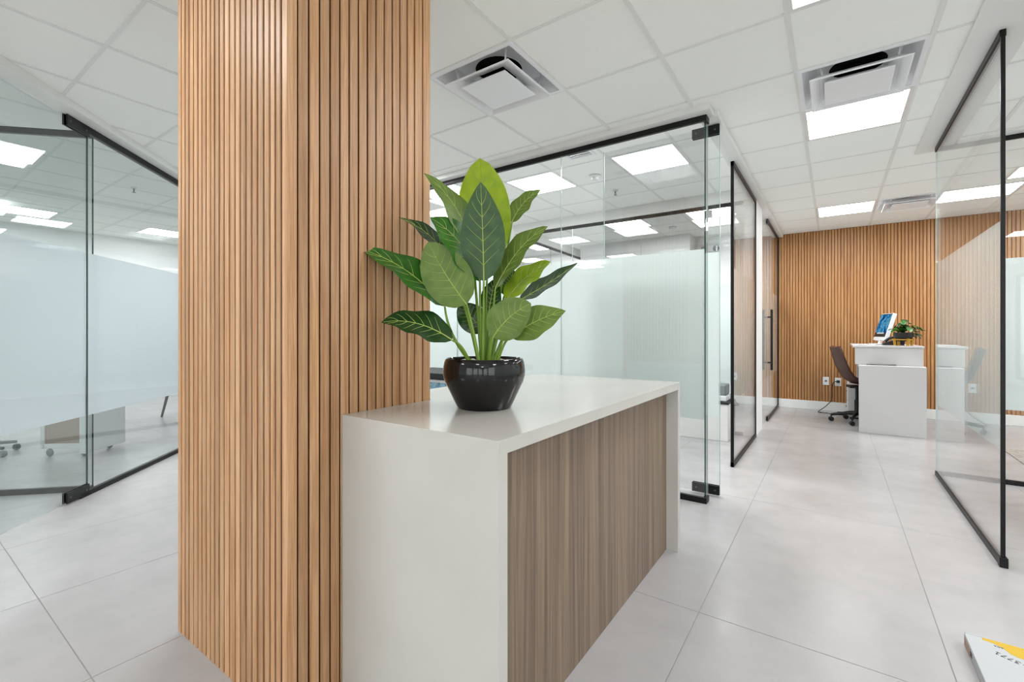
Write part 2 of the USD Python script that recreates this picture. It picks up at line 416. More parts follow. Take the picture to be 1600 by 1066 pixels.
def slat(w, dp, ch, z0, z1):
    """Chamfered strip: width along x, front at y=0, depth towards +y."""
    P = [(-w / 2, dp), (-w / 2, ch), (-w / 2 + ch * .7, 0), (w / 2 - ch * .7, 0), (w / 2, ch), (w / 2, dp)]
    return prism(Polygon(P), z0, z1)
ms = []
x = SLX + 0.02
while x < XR - .02:
    m = slat(0.031, 0.014, 0.004, 0.13, ZC); m.apply_translation((x, YF - 0.021, 0)); ms.append(m); x += 0.0385
obj('slat', cat(*ms), 'wall_slat_wood', wb, kind='stuff')
structure('baseboard_back', cat(bx(-4.2, XR, YF - 0.024, YF, 0, 0.136, 0.003)), 'white_trim', 'white baseboard under the slatted back wall', 'baseboard')
structure('trim_5', bx(-4.0, -1.97, 8.0, YF, 2.56, ZR + 0.05, 0.003), 'white_paint', 'white dropped soffit at the back of the rear glass room', 'soffit')
# white post between the two doors of the corridor side
structure('wall_post', bx(QX - 0.11, QX + 0.012, 5.885, 6.40, 0, ZH, 0.002), 'white_paint', 'slim white wall post between the black-framed glass panel and the door with the bar handle', 'wall post')

# ------------------------------------------------------------------ glass partitions
def local_box(o, d, a0, a1, n0, n1, z0, z1, c=0.0):
    """A box in the frame of a wall: o + a*d + n*left(d)."""
    m = bx(a0, a1, n0, n1, z0, z1, c)
    T = np.eye(4); T[:2, 0] = d; T[:2, 1] = (-d[1], d[0]); T[:2, 3] = o
    m.apply_transform(T); return m

class Wall:
    def __init__(s, name, label, cat_, p0, p1, kind=None):
        s.o = np.array(p0, float); v = np.array(p1, float) - s.o; s.L = np.linalg.norm(v); s.d = v / s.L
        s.t = thing(name, label, cat_, kind=kind)
    def box(s, name, m, a0, a1, n0, n1, z0, z1, c=0.0, **k):
        return obj(name, local_box(s.o, s.d, a0, a1, n0, n1, z0, z1, c), m, s.t, **k)
    def panes(s, cuts, z0, z1, m='pane_glass', th=0.012, edges='glass_edge_light'):
        for a, b in zip(cuts[:-1], cuts[1:]):
            s.box('pane', m, a + .0015, b - .0015, -th / 2, th / 2, z0, z1)
        for a in cuts[1:-1]:
            s.box('pane_joint', edges, a - .0013, a + .0013, -th / 2 + .001, th / 2 - .001, z0, z1)
    def film(s, a0, a1, m='frosted_film', side=1, n=None, z0=0.582, z1=1.775):
        n = 0.0075 * side if n is None else n
        s.box('frosted_film', m, a0, a1, n - .0004, n + .0004, z0, z1, label='frosted privacy film on the glass')
    def channels(s, a0, a1, zt=ZH, h=0.04, w=0.028, hb=0.04):
        s.box('top_channel', 'black_metal', a0, a1, -w / 2, w / 2, zt - h, zt, .0015, label='black metal top channel')
        s.box('bottom_channel', 'black_metal', a0, a1, -w / 2, w / 2, 0, hb, .0015, label='black metal bottom channel')
    def post(s, a, w=0.012, z0=0.0, z1=ZH, d=0.026, m='black_metal'):
        s.box('edge_profile', m, a - w / 2, a + w / 2, -d / 2, d / 2, z0, z1, .001, label='black vertical edge profile')

# centre front glass wall, running left from the glass corner
w = Wall('glass_partition', 'long frosted glass wall behind the counter and potted plant, ending at the free glass corner', 'glass partition', (QX, QY), (-6.9, QY))
w.channels(-0.013, 6.1); w.panes([0, 1.137, 2.3, 3.5, 4.7, 6.1], 0.03, ZH - .03)
w.film(0.004, 6.1, side=-1)
w.box('polished_edge', 'glass_edge_green', -.0035, 0.0, -.0062, .0062, 0.04, ZH - .04)
# corridor side: short return, door opening, black-framed fixed panel
obj('return_pane', bx(QX - .006, QX + .006, QY + .007, QY + .062, .03, ZH - .03), 'pane_glass', w.t)
obj('return_edge', bx(QX - .0062, QX + .0062, QY + .062, QY + .0645, .04, ZH - .04), 'glass_edge_light', w.t)
obj('top_channel', bx(QX - .014, QX + .014, QY + .0145, QY + .07, ZH - .04, ZH, .0015), 'black_metal', w.t, label='short black top channel return at the corner')
obj('bottom_channel', bx(QX - .014, QX + .014, QY + .0145, QY + .07, 0, .04, .0015), 'black_metal', w.t, label='short black bottom channel return at the corner')
w = Wall('glass_partition', 'black-framed glass panel on the corridor side between door opening and white post', 'glass partition', (QX, 4.437), (QX, 5.876))
w.channels(0, w.L); w.panes([0.006, w.L - .006], 0.03, ZH - .03); w.post(0.006); w.post(w.L - .006)
w.film(0.012, w.L - .012, side=1)
w = Wall('glass_partition', 'far black-framed glass panel meeting the slatted back wall beside the bar-handle door', 'glass partition', (QX, 7.06), (QX, YF - .03))
w.channels(0, w.L); w.panes([0.003, w.L - .006], 0.03, ZH - .03); w.post(w.L - .01, .02)
w.film(0.004, w.L - .02, side=1)
# partition between the two centre rooms, and the left side of the rear room
w = Wall('glass_partition', 'black-channelled glass wall between the front and rear centre rooms', 'glass partition', (QX - .12, 5.86), (-4.02, 5.86))
w.channels(0, w.L, zt=ZH); w.panes([0, 1.2, 2.2, w.L], 0.03, ZH - .03); w.post(0.10, .03, 0.04)
w.film(0.115, w.L, side=-1)
structure('trim_6', bx(-4.05, QX - .06, 5.82, 5.90, ZH, ZR + .05), 'white_trim', 'white header above the glass wall between the centre rooms', 'ceiling trim')
w = Wall('glass_partition', 'glass side wall of the rear room running away from its black corner', 'glass partition', (-4.05, 5.90), (-4.22, YF - .03))
w.channels(0, w.L); w.panes([0, 1.2, w.L], 0.03, ZH - .03)
w.film(0.0, w.L, side=1, m='frosted_film_blue')
structure('trim_7', strip_prism((-4.05, 5.91), (-4.22, YF), -.04, .04, ZH, ZR + .05), 'white_trim', 'white header above the glass side wall of the rear room', 'ceiling trim')
# diagonal wall on the left
r2 = math.sqrt(.5)
def diag(a): return np.array([-4.531 - a * r2, 1.021 + a * r2])       # a: metres along the wall from the end of the fixed glass, away from the viewer
w = Wall('glass_partition', 'teal-tinted diagonal glass wall on the left beside the slatted column, with black channels', 'glass partition', diag(0), diag(3.3))
w.channels(-0.16, 3.3, zt=ZH - .008, h=.05, w=.034, hb=.034); w.panes([-.078, 1.6, 3.3], 0.03, ZH - .04, 'pane_glass_green')
w.film(-.075, 3.3, side=1, m='frosted_film_blue')
w.box('polished_edge', 'glass_edge_light', -.081, -.0785, -.006, .006, 0.03, ZH - .05)
# side partition of the left room, perpendicular to the diagonal
w = Wall('glass_partition', 'inner glass wall of the left room running off the picture edge behind the glass door', 'glass partition', diag(.02) + np.array([-.03, -.03]) * r2, diag(.02) + np.array([-4, -4]) * r2)
w.channels(0, w.L, zt=ZH - .008, h=.045); w.panes([0, 1.3, 2.6, w.L], 0.03, ZH - .04, 'pane_glass_green')
w.box('polished_edge', 'glass_edge_green', -.003, 0, -.006, .006, 0.03, ZH - .05)
# right-hand partition
w = Wall('glass_partition', 'right-hand glass partition with black leading edge along the corridor', 'glass partition', (RX, RY0), (RX, RY1))
w.channels(0, w.L, zt=ZC - .008, h=.035, hb=.035, w=.024); w.panes([0.01, w.L], 0.03, ZC - .04); w.post(0.005, .012, 0, ZC - .008, .017)
w.box('foot', 'black_metal', -.016, .022, -.016, .016, 0, .05, .002)
w.film(0.03, w.L - .01, side=-1)
w.box('polished_edge', 'glass_edge_light', w.L, w.L + .0025, -.006, .006, .03, ZC - .04)
w = Wall('glass_partition', 'glass end wall of the right-hand room at the far end of the right partition', 'glass partition', (RX + .02, RY1), (XR, RY1))
w.channels(0, w.L, zt=ZC - .008, h=.035, hb=.035, w=.024); w.panes([0.01, 0.75, 1.8, w.L], 0.03, ZC - .04)
w.film(0.015, w.L, side=1)

# ------------------------------------------------------------------ glass doors with patch fittings
def patch(w, a0, a1, z0, z1, nm='patch_fitting', th=.034):
    for n in (-1, 1):
        w.box(nm, 'black_patch', a0, a1, n * .0065, n * th / 2, z0, z1, .002, label='black metal patch fitting plate')
    for n in (-1, 1):
        for q in (a0 + .03, a1 - .03):
            p = local_box(w.o, w.d, q - .006, q + .006, min(n * th / 2, n * (th / 2 + .001)), max(n * th / 2, n * (th / 2 + .001)), (z0 + z1) / 2 - .006, (z0 + z1) / 2 + .006)
            obj('fitting_screw', p, 'bolt_metal', w.t)
def bar_handle(w, a, z0, z1, nside):
    m = [bx(-.013, .013, -.013, .013, z0, z1, .003)]
    T = np.eye(4)
    pts = []
    o = w.o + w.d * a + np.array([-w.d[1], w.d[0]]) * nside * .055
    bar = bx(-.014, .014, -.014, .014, z0, z1, .003); bar.apply_translation((o[0], o[1], 0))
    q = w.o + w.d * a + np.array([-w.d[1], w.d[0]]) * nside * .006
    st = [cyl((q[0], q[1], z), (o[0], o[1], z), .010, 10) for z in (z0 + .10, z1 - .10)]
    obj('bar_handle', cat(bar, *st), 'black_patch', w.t, label='long black bar handle')
w = Wall('door_1', 'open frosted glass pivot door standing at the free glass corner, edge towards the corridor', 'glass door', (-0.676, 3.587), (-1.573, 3.587), kind='structure')
w.panes([0, w.L], 0.012, ZH - .012); w.film(0.004, w.L - .004, side=1)
for e in (0.0, w.L): w.box('polished_edge', 'glass_edge_light', e - .002, e + .002, -.005, .005, 0.012, ZH - .012)
patch(w, 0, .19, .012, .078); patch(w, 0, .19, ZH - .075, ZH - .004)
bar_handle(w, w.L - .08, .70, 1.49, 1)
w = Wall('door_2', 'closed corridor glass door with long black bar handle beside the slim white post', 'glass door', (QX, 6.405), (QX, 7.052), kind='structure')
w.panes([0.004, w.L - .004], 0.012, ZH - .008); w.film(0.006, w.L - .006, side=1)
patch(w, w.L - .10, w.L - .003, .010, .07); patch(w, w.L - .10, w.L - .003, ZH - .065, ZH - .004)
bar_handle(w, w.L - .03, .685, 1.495, -1)
w = Wall('door_3', 'teal-tinted glass door on the left with black patch fittings at its corner, cut by the picture edge', 'glass door', diag(-.085), diag(-1.1), kind='structure')
w.panes([0, w.L], 0.010, ZH - .02, 'pane_glass_green'); w.film(0.004, w.L - .004, side=-1, m='frosted_film_blue')
w.box('polished_edge', 'glass_edge_green', -.003, 0, -.005, .005, 0.01, ZH - .02)
patch(w, -.004, .205, .010, .085); patch(w, -.004, .205, ZH - .085, ZH - .008)

# ------------------------------------------------------------------ ceiling fixtures
def light_panel(name, x0, y0, x1, y1, z):
    pass
first_light = {}
def add_light(x, y, z, label, group=None, w=G, l=G, m='lamp_diffuser'):
    if m not in first_light or w != G or l != G:
        t = thing('ceiling_light', label, 'ceiling light', (x + w / 2, y + l / 2, z), group=group)
        o, i = (w / 2, l / 2), (w / 2 - .026, l / 2 - .026)
        fr = prism(sbox(-o[0], -o[1], *o).difference(sbox(-i[0], -i[1], *i)), -.001, .012)
        obj('frame', fr, 'white_gloss', t)
        obj('diffuser', quad([(-i[0], -i[1], .004), (-i[0], i[1], .004), (i[0], i[1], .004), (i[0], -i[1], .004)]), m, t)
        if w == G and l == G: first_light[m] = t
        return t
    return dup(first_light[m], (x + w / 2, y + l / 2, z), 0, label, group)
for c, lb in lights_open.items(): add_light(*cell(*c), ZC, lb)
for x, y, lb in room_lights: add_light(x, y, ZR, lb, m='lamp_diffuser_room' if y > 3.4 else 'lamp_diffuser')
add_light(extra_light[0], extra_light[1], ZC, 'ceiling light panel right of the black glass edge, cut by the picture edge', w=.61, l=extra_light[3] - extra_light[1])
for c in hidden_open: add_light(*cell(*c), ZC, 'square ceiling light panel out of the picture or behind the column', 'ceiling lights out of the picture')
for x, y in room_hidden: add_light(x, y, ZR, m='lamp_diffuser_room' if y > 3.4 and x > -7 else 'lamp_diffuser', label='square ceiling light panel out of the picture or behind the column', group='ceiling lights out of the picture')

def ring_frustum(a0, z0, a1, z1, cr=0.0):
    """Four sloped plates between a square of half-size a0 at z0 and one of half-size a1 at z1."""
    v, f = [], []
    for a, z in ((a0, z0), (a1, z1)):
        v += [(-a, -a, z), (a, -a, z), (a, a, z), (-a, a, z)]
    for k in range(4):
        f.append((k, (k + 1) % 4, 4 + (k + 1) % 4, 4 + k))
    return np.array(v, float), np.array(f)
def solid_ring(profile):
    """A square ring whose section is the closed polyline of (half-size, z)."""
    n = len(profile); v = []; f = []
    for a, z in profile: v += [(-a, -a, z), (a, -a, z), (a, a, z), (-a, a, z)]
    for i in range(n):
        k = (i + 1) % n
        for q in range(4):
            r = (q + 1) % 4
            f += [(i * 4 + q, i * 4 + r, k * 4 + r), (i * 4 + q, k * 4 + r, k * 4 + q)]
    m = trimesh.Trimesh(np.array(v, float), np.array(f), process=False); m.fix_normals(); return m
def build_vent(label, loc, s=1.0):
    t = thing('ceiling_vent', label, 'air vent', loc)
    h = G / 2 * s - .002
    obj('frame', solid_ring([(h, 0), (h, .012), (.275 * s, .012), (.275 * s, -.001), (.279 * s, -.003), (.295 * s, -.002)]), 'vent_white', t)
    obj('throat', solid_ring([(.277 * s, .0), (.205 * s, .085 * s), (.212 * s, .09 * s), (.282 * s, .01)]), 'vent_white', t)
    hole = sbox(-.22 * s, -.22 * s, .22 * s, .22 * s).difference(Polygon([(.145 * s * math.cos(a), .145 * s * math.sin(a)) for a in np.linspace(0, 2 * np.pi, 40)[:-1]]))
    obj('back_plate', prism(hole, .085 * s, .09 * s), 'vent_white', t)
    obj('duct', cat(lathe([(.146 * s, .088 * s), (.146 * s, .17 * s), (.0, .17 * s)], 40)), 'duct_black', t)
    obj('outer_cone', solid_ring([(.240 * s, -.040), (.238 * s, -.045), (.230 * s, -.046), (.188 * s, -.014), (.12 * s, .010), (.12 * s, .014), (.190 * s, -.008), (.234 * s, -.038)]), 'vent_white', t)
    m = bx(-.166 * s, .166 * s, -.166 * s, .166 * s, -.050, -.042, .003)
    obj('center_plate', cat(m, ring_box(.164 * s, s)), 'vent_white', t)
    for a in range(4):
        c_, s_ = math.cos(a * math.pi / 2 + math.pi / 4), math.sin(a * math.pi / 2 + math.pi / 4)
        obj('hanger', cyl((c_ * .25 * s, s_ * .25 * s, .0), (c_ * .27 * s, s_ * .27 * s, .085 * s), .006 * s, 8), 'vent_white', t)
    return t
def ring_box(a, s):
    return solid_ring([(a, -.046), (a - .003, -.042), (a * .80, -.020), (a * .80 - .003, -.024)])
vsrc = None
for c, lb in vents_open.items():
    x, y = cell(*c)
    if vsrc is None: vsrc = build_vent(lb, (x + G / 2, y + G / 2, ZC))
    else: dup(vsrc, (x + G / 2, y + G / 2, ZC), 0, lb, None)
t = thing('ceiling_vent', 'small louvred ceiling vent inside the front glass room just under the black channel', 'air vent', (-1.93, 3.79, ZR))
obj('frame', prism(sbox(-.13, -.13, .13, .13).difference(sbox(-.105, -.105, .105, .105)), -.003, .01), 'vent_white', t)
obj('duct', bx(-.105, .105, -.105, .105, .05, .06), 'duct_black', t)
for k in range(5):
    m = bx(-.105, .105, -.014, .014, -.001, .001); m.apply_transform(trimesh.transformations.rotation_matrix(.7, (1, 0, 0))); m.apply_translation((0, -.08 + .04 * k, .008))
    obj('louvre', m, 'vent_white', t)
def detector(x, y, label):
    t = thing('smoke_detector', label, 'smoke detector', (x, y, ZR))
    obj('base', lathe([(0, 0), (.06, 0), (.06, -.012), (.045, -.02), (0, -.02)], 28), 'white_gloss', t, smooth=40)
    obj('cover', lathe([(0, -.02), (.04, -.02), (.034, -.042), (.0, -.046)], 28), 'device_white', t, smooth=40)
detector(-2.06, 4.46, 'round white smoke detector on the ceiling of the front glass room between its two lights')
detector(-2.07, 7.34, 'round white smoke detector on the ceiling of the rear glass room')
def sprinkler(x, y, label):
    t = thing('sprinkler_head', label, 'sprinkler head', (x, y, ZR))
    obj('escutcheon', lathe([(0, 0), (.032, 0), (.028, -.008), (0, -.008)], 20), 'device_white', t, smooth=40)
    obj('stem', lathe([(0, -.008), (.009, -.008), (.007, -.05), (0, -.05)], 12), 'bolt_metal', t, smooth=40)
    obj('deflector', lathe([(0, -.05), (.018, -.05), (.018, -.053), (0, -.053)], 16), 'bolt_metal', t, smooth=40)
sprinkler(-2.08, 5.06, 'small sprinkler head on the ceiling of the front glass room')
sprinkler(-6.54, 1.81, 'small sprinkler head on the ceiling behind the left diagonal glass')

t = thing('emergency_light', 'white emergency light with two lamp heads on the rear room back wall', 'emergency light', (-1.74, YF - .0, 2.64))
obj('body', bx(-.15, .15, -.06, -.001, -.06, .06, .008), 'device_white', t)
for sx in (-1, 1):
    obj('lamp_head', lathe([(0, 0), (.045, 0), (.05, .03), (.03, .06), (0, .065)], 20).apply_transform(trimesh.transformations.rotation_matrix(math.pi / 2, (1, 0, 0))).apply_translation((sx * .10, -.06, -.02)), 'grey_plastic', t, smooth=40)
t = thing('ceiling_device', 'small white box hanging from the ceiling behind the black channel near the glass corner', 'ceiling device', (-1.28, 6.10, ZR))
obj('bracket', cyl((0, 0, 0), (0, 0, -.13), .008, 10), 'device_white', t)
obj('body', bx(-.045, .045, -.03, .03, -.30, -.13, .006), 'device_white', t)

# ------------------------------------------------------------------ slatted column
CX0, CX1, CY0, CY1, ZT = -2.150, -1.342, 0.735, 1.338, ZC
col = thing('slatted_column', 'square floor-to-ceiling column clad in warm vertical wood slats', 'column')
obj('core', bx(CX0 + .021, CX1 - .021, CY0 + .021, CY1 - .021, 0, ZC + .02), 'slat_backing', col)
cores = []
def colslat(cx, cy, ang, w, z0=0.0, dp=0.005, ch=.002, core=True):
    m = slat(w, dp, ch, z0, ZT)
    m.apply_transform(trimesh.transformations.rotation_matrix(ang, (0, 0, 1))); m.apply_translation((cx, cy, 0))
    obj('slat', m, 'slat_wood', col)
    if core:
        m = bx(-w / 2 + .0006, w / 2 - .0006, dp - .0002, .0205, z0, ZT)
        m.apply_transform(trimesh.transformations.rotation_matrix(ang, (0, 0, 1))); m.apply_translation((cx, cy, 0)); cores.append(m)
xs = np.array([-2.150, -2.114, -2.079, -2.041, -2.0, -1.961, -1.925, -1.89, -1.854, -1.820, -1.783, -1.746, -1.706, -1.665, -1.628, -1.589, -1.550, -1.513, -1.474, -1.437, -1.404, -1.371])
for a, b in zip(xs[:-1], xs[1:]):
    colslat((a + b) / 2, CY0, 0, (b - a) - .0105)
ys = np.array([0.737, 0.773, 0.810, 0.847, 0.884, 0.920, 0.956, 0.993, 1.030, 1.067, 1.104, 1.141, 1.177, 1.214, 1.251, 1.294, 1.336])
for k, (a, b) in enumerate(zip(ys[:-1], ys[1:])):
    colslat(CX1, (a + b) / 2, math.pi / 2, (b - a) - (.0062 if k else .004), dp=.028 if k == 0 else .007, core=k > 0)
for a in np.arange(CX0 + .02, CX1 - .01, .0385):          # back and left faces
    colslat(a + .0, CY1, math.pi, .03)
for a in np.arange(CY0 + .022, CY1 - .01, .0385):
    colslat(CX0, a, -math.pi / 2, .03)
obj('slat_core', cat(*cores), 'slat_backing', col, label='dark fibreboard cores behind the veneer strips')

# ------------------------------------------------------------------ counter
ct = thing('reception_counter', 'white stone waterfall counter with walnut front panel built against the slatted column', 'counter')
TX0, TX1, TY0, TY1, TZ, TH = -1.600, -0.690, 0.925, 2.590, 0.919, 0.038
topg = sbox(TX0, TY0, TX1, TY1).difference(sbox(TX0 - .1, TY0 - .1, CX1 + .001, CY1 + .001))
obj('top', cat(prism(topg.buffer(-.001, join_style=2), TZ - TH, TZ), ), 'white_quartz', ct, label='white stone counter top')
obj('side_slab', bx(CX1 + .002, TX1, TY0, TY0 + .04, 0, TZ - .0005, .0012), 'white_quartz', ct, label='near white stone side slab')
obj('side_slab', bx(TX0, TX1, TY1 - .04, TY1, 0, TZ - .0005, .0012), 'white_quartz', ct, label='far white stone side slab')
obj('front_panel', bx(-.775, -.753, TY0 + .04, TY1 - .04, 0, TZ - TH), 'walnut_laminate', ct, label='grey-brown walnut laminate front panel with vertical grain')
obj('back_panel', bx(TX0 + .002, TX0 + .02, CY1 + .004, TY1 - .04, 0, TZ - TH), 'white_gloss', ct)

# ------------------------------------------------------------------ big potted plant
P0 = np.array([-1.049, 1.319, TZ]); Y0 = 1.682
RV_, UV_, DV_ = np.array([cs, sn, 0]), np.array([0, 0, 1.0]), np.array([sn, -cs, 0])   # plant frame: right, up, towards the room entrance
def L(r, u, d): return RV_ * r + UV_ * u + DV_ * d
plant = thing('potted_plant', 'large-leaved green artificial plant in a glossy black round pot on the white counter', 'potted plant', P0)
prof = [(0, .004), (.088, .004), (.094, 0), (.099, .004), (.114, .034), (.132, .072), (.144, .098), (.1495, .119), (.1500, .135), (.1485, .152), (.1455, .167), (.142, .176), (.138, .180), (.134, .176), (.137, .160), (.131, .120), (.0, .118)]
obj('pot', lathe(prof, 96), 'pot_black', plant, smooth=50)
pb = []
for k in range(150):
    a, rr = rng.uniform(0, 2 * np.pi), .128 * math.sqrt(rng.uniform(0, 1))
    m = trimesh.creation.icosphere(1, .009 + .006 * rng.random()); m.apply_scale((1, .8 + .3 * rng.random(), .65)); m.apply_translation((rr * math.cos(a), rr * math.sin(a), .158 + .007 * rng.random())); pb.append(m)
obj('pebbles', cat(*pb), 'pebble_stone', plant, smooth=True, kind='stuff')

def px(x, y, d):
    """Measured outline point (read off the photo once) turned into metres in the plant frame."""
    Y = Y0 - d
    return np.array([(x - 757) * Y / F_PX - (d * 43 / F_PX) * 0, HC - (y - CY) * Y / F_PX - TZ, d])
def leaf(base, tip, bend, W, N, m, stem0, stembend=(0, .03, 0), prof=(0.72, 0.9), fold=0.16, wav=0.09, veins=True, seed=0, stem_r=.0058):
    B, T = px(*base), px(*tip)
    M = (B + T) / 2 + np.array(bend)
    n = 18; t = np.linspace(0, 1, n)
    C = bez(B, M, T, n)
    tg = np.gradient(C, axis=0); tg /= np.linalg.norm(tg, axis=1, keepdims=True)
    N = np.array(N, float); N /= np.linalg.norm(N)
    side = np.cross(tg, N); side /= np.linalg.norm(side, axis=1, keepdims=True)
    nn = np.cross(side, tg)
    wd = np.sin(np.pi * np.clip(t, 0, 1) ** prof[0]) ** prof[1]
    wd = wd / wd.max() * W / 2
    ns = 5
    S = np.linspace(-1, 1, 2 * ns + 1)
    ph = seed * 1.7
    def pt(ti, s):
        i = np.interp(ti, t, np.arange(n)); lo = int(min(math.floor(i), n - 2)); fr = i - lo
        lerp = lambda A: A[lo] * (1 - fr) + A[lo + 1] * fr
        w_ = lerp(wd)
        z = fold * abs(s) ** 1.25 * w_ - .30 * fold * w_ * s * s + wav * w_ * abs(s) * math.sin(ti * 15 + ph + (1.3 if s > 0 else 0)) + .012 * math.sin(8 * ti + ph) * abs(s) * w_ * 2
        return lerp(C) + lerp(side) * s * w_ + lerp(nn) * z, lerp(nn)
    V = np.array([[pt(a, s)[0] for s in S] for a in t])
    k = len(S); f = []
    for i in range(n - 1):
        for q in range(k - 1):
            f.append((i * k + q, (i + 1) * k + q, (i + 1) * k + q + 1, i * k + q + 1))
    V = V.reshape(-1, 3); Vw = V[:, :1] * RV_ + V[:, 1:2] * UV_ + V[:, 2:3] * DV_
    o = obj('leaf', (Vw, np.array(f)), m, plant, smooth=True)
    parts = []
    tow = lambda P: np.array([L(*p) for p in P])
    mid = np.array([pt(a, 0)[0] + pt(a, 0)[1] * .0004 for a in np.linspace(0, .97, 12)])
    parts.append(tube(tow(mid), np.linspace(.0030, .0007, 12), 6))
    if veins:
        for a in np.linspace(.16, .76, 6):
            for s in (-1, 1):
                ln = []
                for u in np.linspace(0, .74, 6):
                    p, nv = pt(min(a + .17 * u ** .9 + .05 * u * u, .98), s * u)
                    ln.append(p + nv * .0006)
                parts.append(tube(tow(ln), np.linspace(.0012, .0005, 6), 5))
    obj('veins', cat(*parts), 'vein_green', o, smooth=True)
    S0 = np.array(stem0, float)
    Mb = (S0 + B) / 2 + np.array(stembend)
    sc = bez(S0, Mb, B, 10)
    # run a little way into the blade so that stem and midrib join
    obj('stem', tube(tow(sc), np.linspace(stem_r * 1.25, .0034, 10), 8), 'stem_green', plant, smooth=True)

Z0 = .150
# base, tip: picture position and depth offset towards the viewer
leaf((760, 425, -.06), (749, 247, -.03), (.0, .05, -.09), .205, (.05, -.08, 1), 'leaf_lime', (.0, Z0, -.03), (0, 0, 0), prof=(.92, .62), fold=.10, seed=1)
leaf((757, 440, .03), (752.5, 284, .05), (.004, .0, .015), .160, (.03, .12, 1), 'leaf_deep', (-.006, Z0, .02), (.002, 0, 0), prof=(.78, .80), fold=.12, seed=2)
leaf((738, 398, -.05), (661, 270, -.03), (.055, .045, 0), .125, (.62, .35, .70), 'leaf_olive', (-.01, Z0, -.03), (.0, 0, 0), fold=.14, seed=3)
leaf((750, 440, .0), (673, 340, .02), (.045, .035, .01), .185, (.40, .60, .68), 'leaf_mid', (-.012, Z0, .0), (0, 0, 0), prof=(.8, .7), fold=.25, seed=4)
leaf((700, 410, -.06), (622, 339, -.02), (.045, .03, 0), .130, (.35, .80, .50), 'leaf_dark', (-.02, Z0, -.03), (.02, 0, 0), prof=(.65, .9), fold=.2, seed=5)
leaf((731, 476, .05), (671, 378, .07), (-.012, -.008, .01), .172, (-.05, .10, 1), 'leaf_olive', (-.015, Z0, .04), (.006, 0, 0), prof=(.82, .62), fold=.08, seed=6)
leaf((696, 479, .03), (563, 389, .07), (.02, .058, 0), .158, (.35, .74, .58), 'leaf_mid', (-.03, Z0, .02), (-.045, -.01, 0), prof=(.7, .8), fold=.24, seed=7)
leaf((709, 532, .07), (599, 504, .12), (.0, .055, .0), .150, (.0, .80, .60), 'leaf_dark', (-.05, Z0, .03), (.01, .035, 0), prof=(.75, .75), fold=.16, seed=8)
leaf((798, 348, -.09), (843, 297, -.07), (-.018, .026, 0), .105, (-.60, .25, .62), 'leaf_olive', (.01, Z0, -.04), (0, 0, 0), seed=9)
leaf((774, 452, .0), (857, 354, .02), (-.016, .060, 0), .150, (-.68, .36, .55), 'leaf_olive', (.012, Z0, .0), (0, 0, 0), prof=(.75, .8), fold=.20, seed=10)
leaf((790, 470, -.03), (860, 409, -.02), (-.018, .026, 0), .150, (-.45, .70, .55), 'leaf_lime', (.02, Z0, -.02), (0, 0, 0), prof=(.85, .7), seed=11)
leaf((810, 469, -.05), (903, 410, -.03), (.0, -.012, 0), .110, (-.45, .74, -.42), 'leaf_dark', (.025, Z0, -.03), (.0, 0, 0), seed=12)
leaf((772, 528, .06), (832, 474, .08), (-.018, .02, .02), .140, (-.10, .20, 1), 'leaf_olive', (.022, Z0, .035), (-.01, 0, 0), prof=(.82, .58), fold=.06, seed=13)
leaf((798, 527, .05), (886, 486, .06), (.0, .025, .0), .132, (-.10, .52, .80), 'leaf_olive', (.045, Z0, .03), (-.005, .03, 0), fold=.12, seed=14)
leaf((757, 516, -.07), (719, 474, -.08), (-.02, .0, 0), .108, (-.1, .2, 1), 'leaf_dark', (.0, Z0, -.05), (0, 0, 0), prof=(.8, .6), seed=15)
leaf((786, 462, -.09), (800, 422, -.09), (.008, 0, 0), .08, (-.2, .2, 1), 'leaf_deep', (.012, Z0, -.05), (0, 0, 0), prof=(.8, .6), seed=16)
leaf((762, 490, -.05), (772, 436, -.05), (.0, 0, 0), .085, (-.3, .2, 1), 'leaf_dark', (.006, Z0, -.04), (0, 0, 0), prof=(.8, .7), seed=17)

# ------------------------------------------------------------------ behind the counter: boxed bottles
t = thing('storage_cabinet', 'low cabinet with black top and blue-patterned front half hidden behind the black plant pot', 'cabinet', (-2.86, 2.96, 0))
obj('body', bx(-.28, .28, -.2, .2, 0, .62, .004), 'white_gloss', t)
obj('blue_panel', bx(-.27, .27, -.206, -.2, .40, .775, .002), 'blue_wrap', t, label='blue patterned front')
obj('riser', bx(-.27, .27, -.2, .2, .62, .80, .003), 'device_white', t)
obj('top', bx(-.3, .3, -.22, .22, .80, .855, .004), 'black_plastic', t, label='black top')

# ------------------------------------------------------------------ white carton on the floor
bxx = thing('carton', 'flat white carton with yellow stripe and handwriting on the floor, bottom right', 'box', (.408, 2.431, 0), rotz=0)
dx, dy, h = .46, -.62, .045
obj('body', bx(0, dx, dy, 0, 0.001, h, .0015), 'cardboard_white', bxx)
obj('hand_hole', bx(-.0006, .001, -.125, -.085, .014, .032), 'ink', bxx, label='dark slot in the carton side')
obj('torn_edge', bx(-.0008, .002, -.10, -.012, .006, .036), 'cardboard_brown', bxx, label='torn brown cardboard edge')
obj('end_flap', bx(.002, .07, -.004, .003, .03, .047, .001), 'cardboard_white', bxx)
ang = -.12
P = Polygon([(.048, -.002), (.10, -.004), (.46, -.004), (.46, -.10), (.20, -.095), (.125, -.082), (.108, -.070), (.094, -.040), (.074, -.026), (.046, -.020)])
obj('yellow_stripe', prism(P, h - .0002, h + .0005), 'label_yellow', bxx, label='yellow printed stripe')
def upside(text, hgt, x, y, rot):
    m = meshkit.text_mesh(text, hgt, .0007); m.apply_transform(trimesh.transformations.rotation_matrix(rot, (0, 0, 1))); m.apply_translation((x, y, h - .0001)); return m
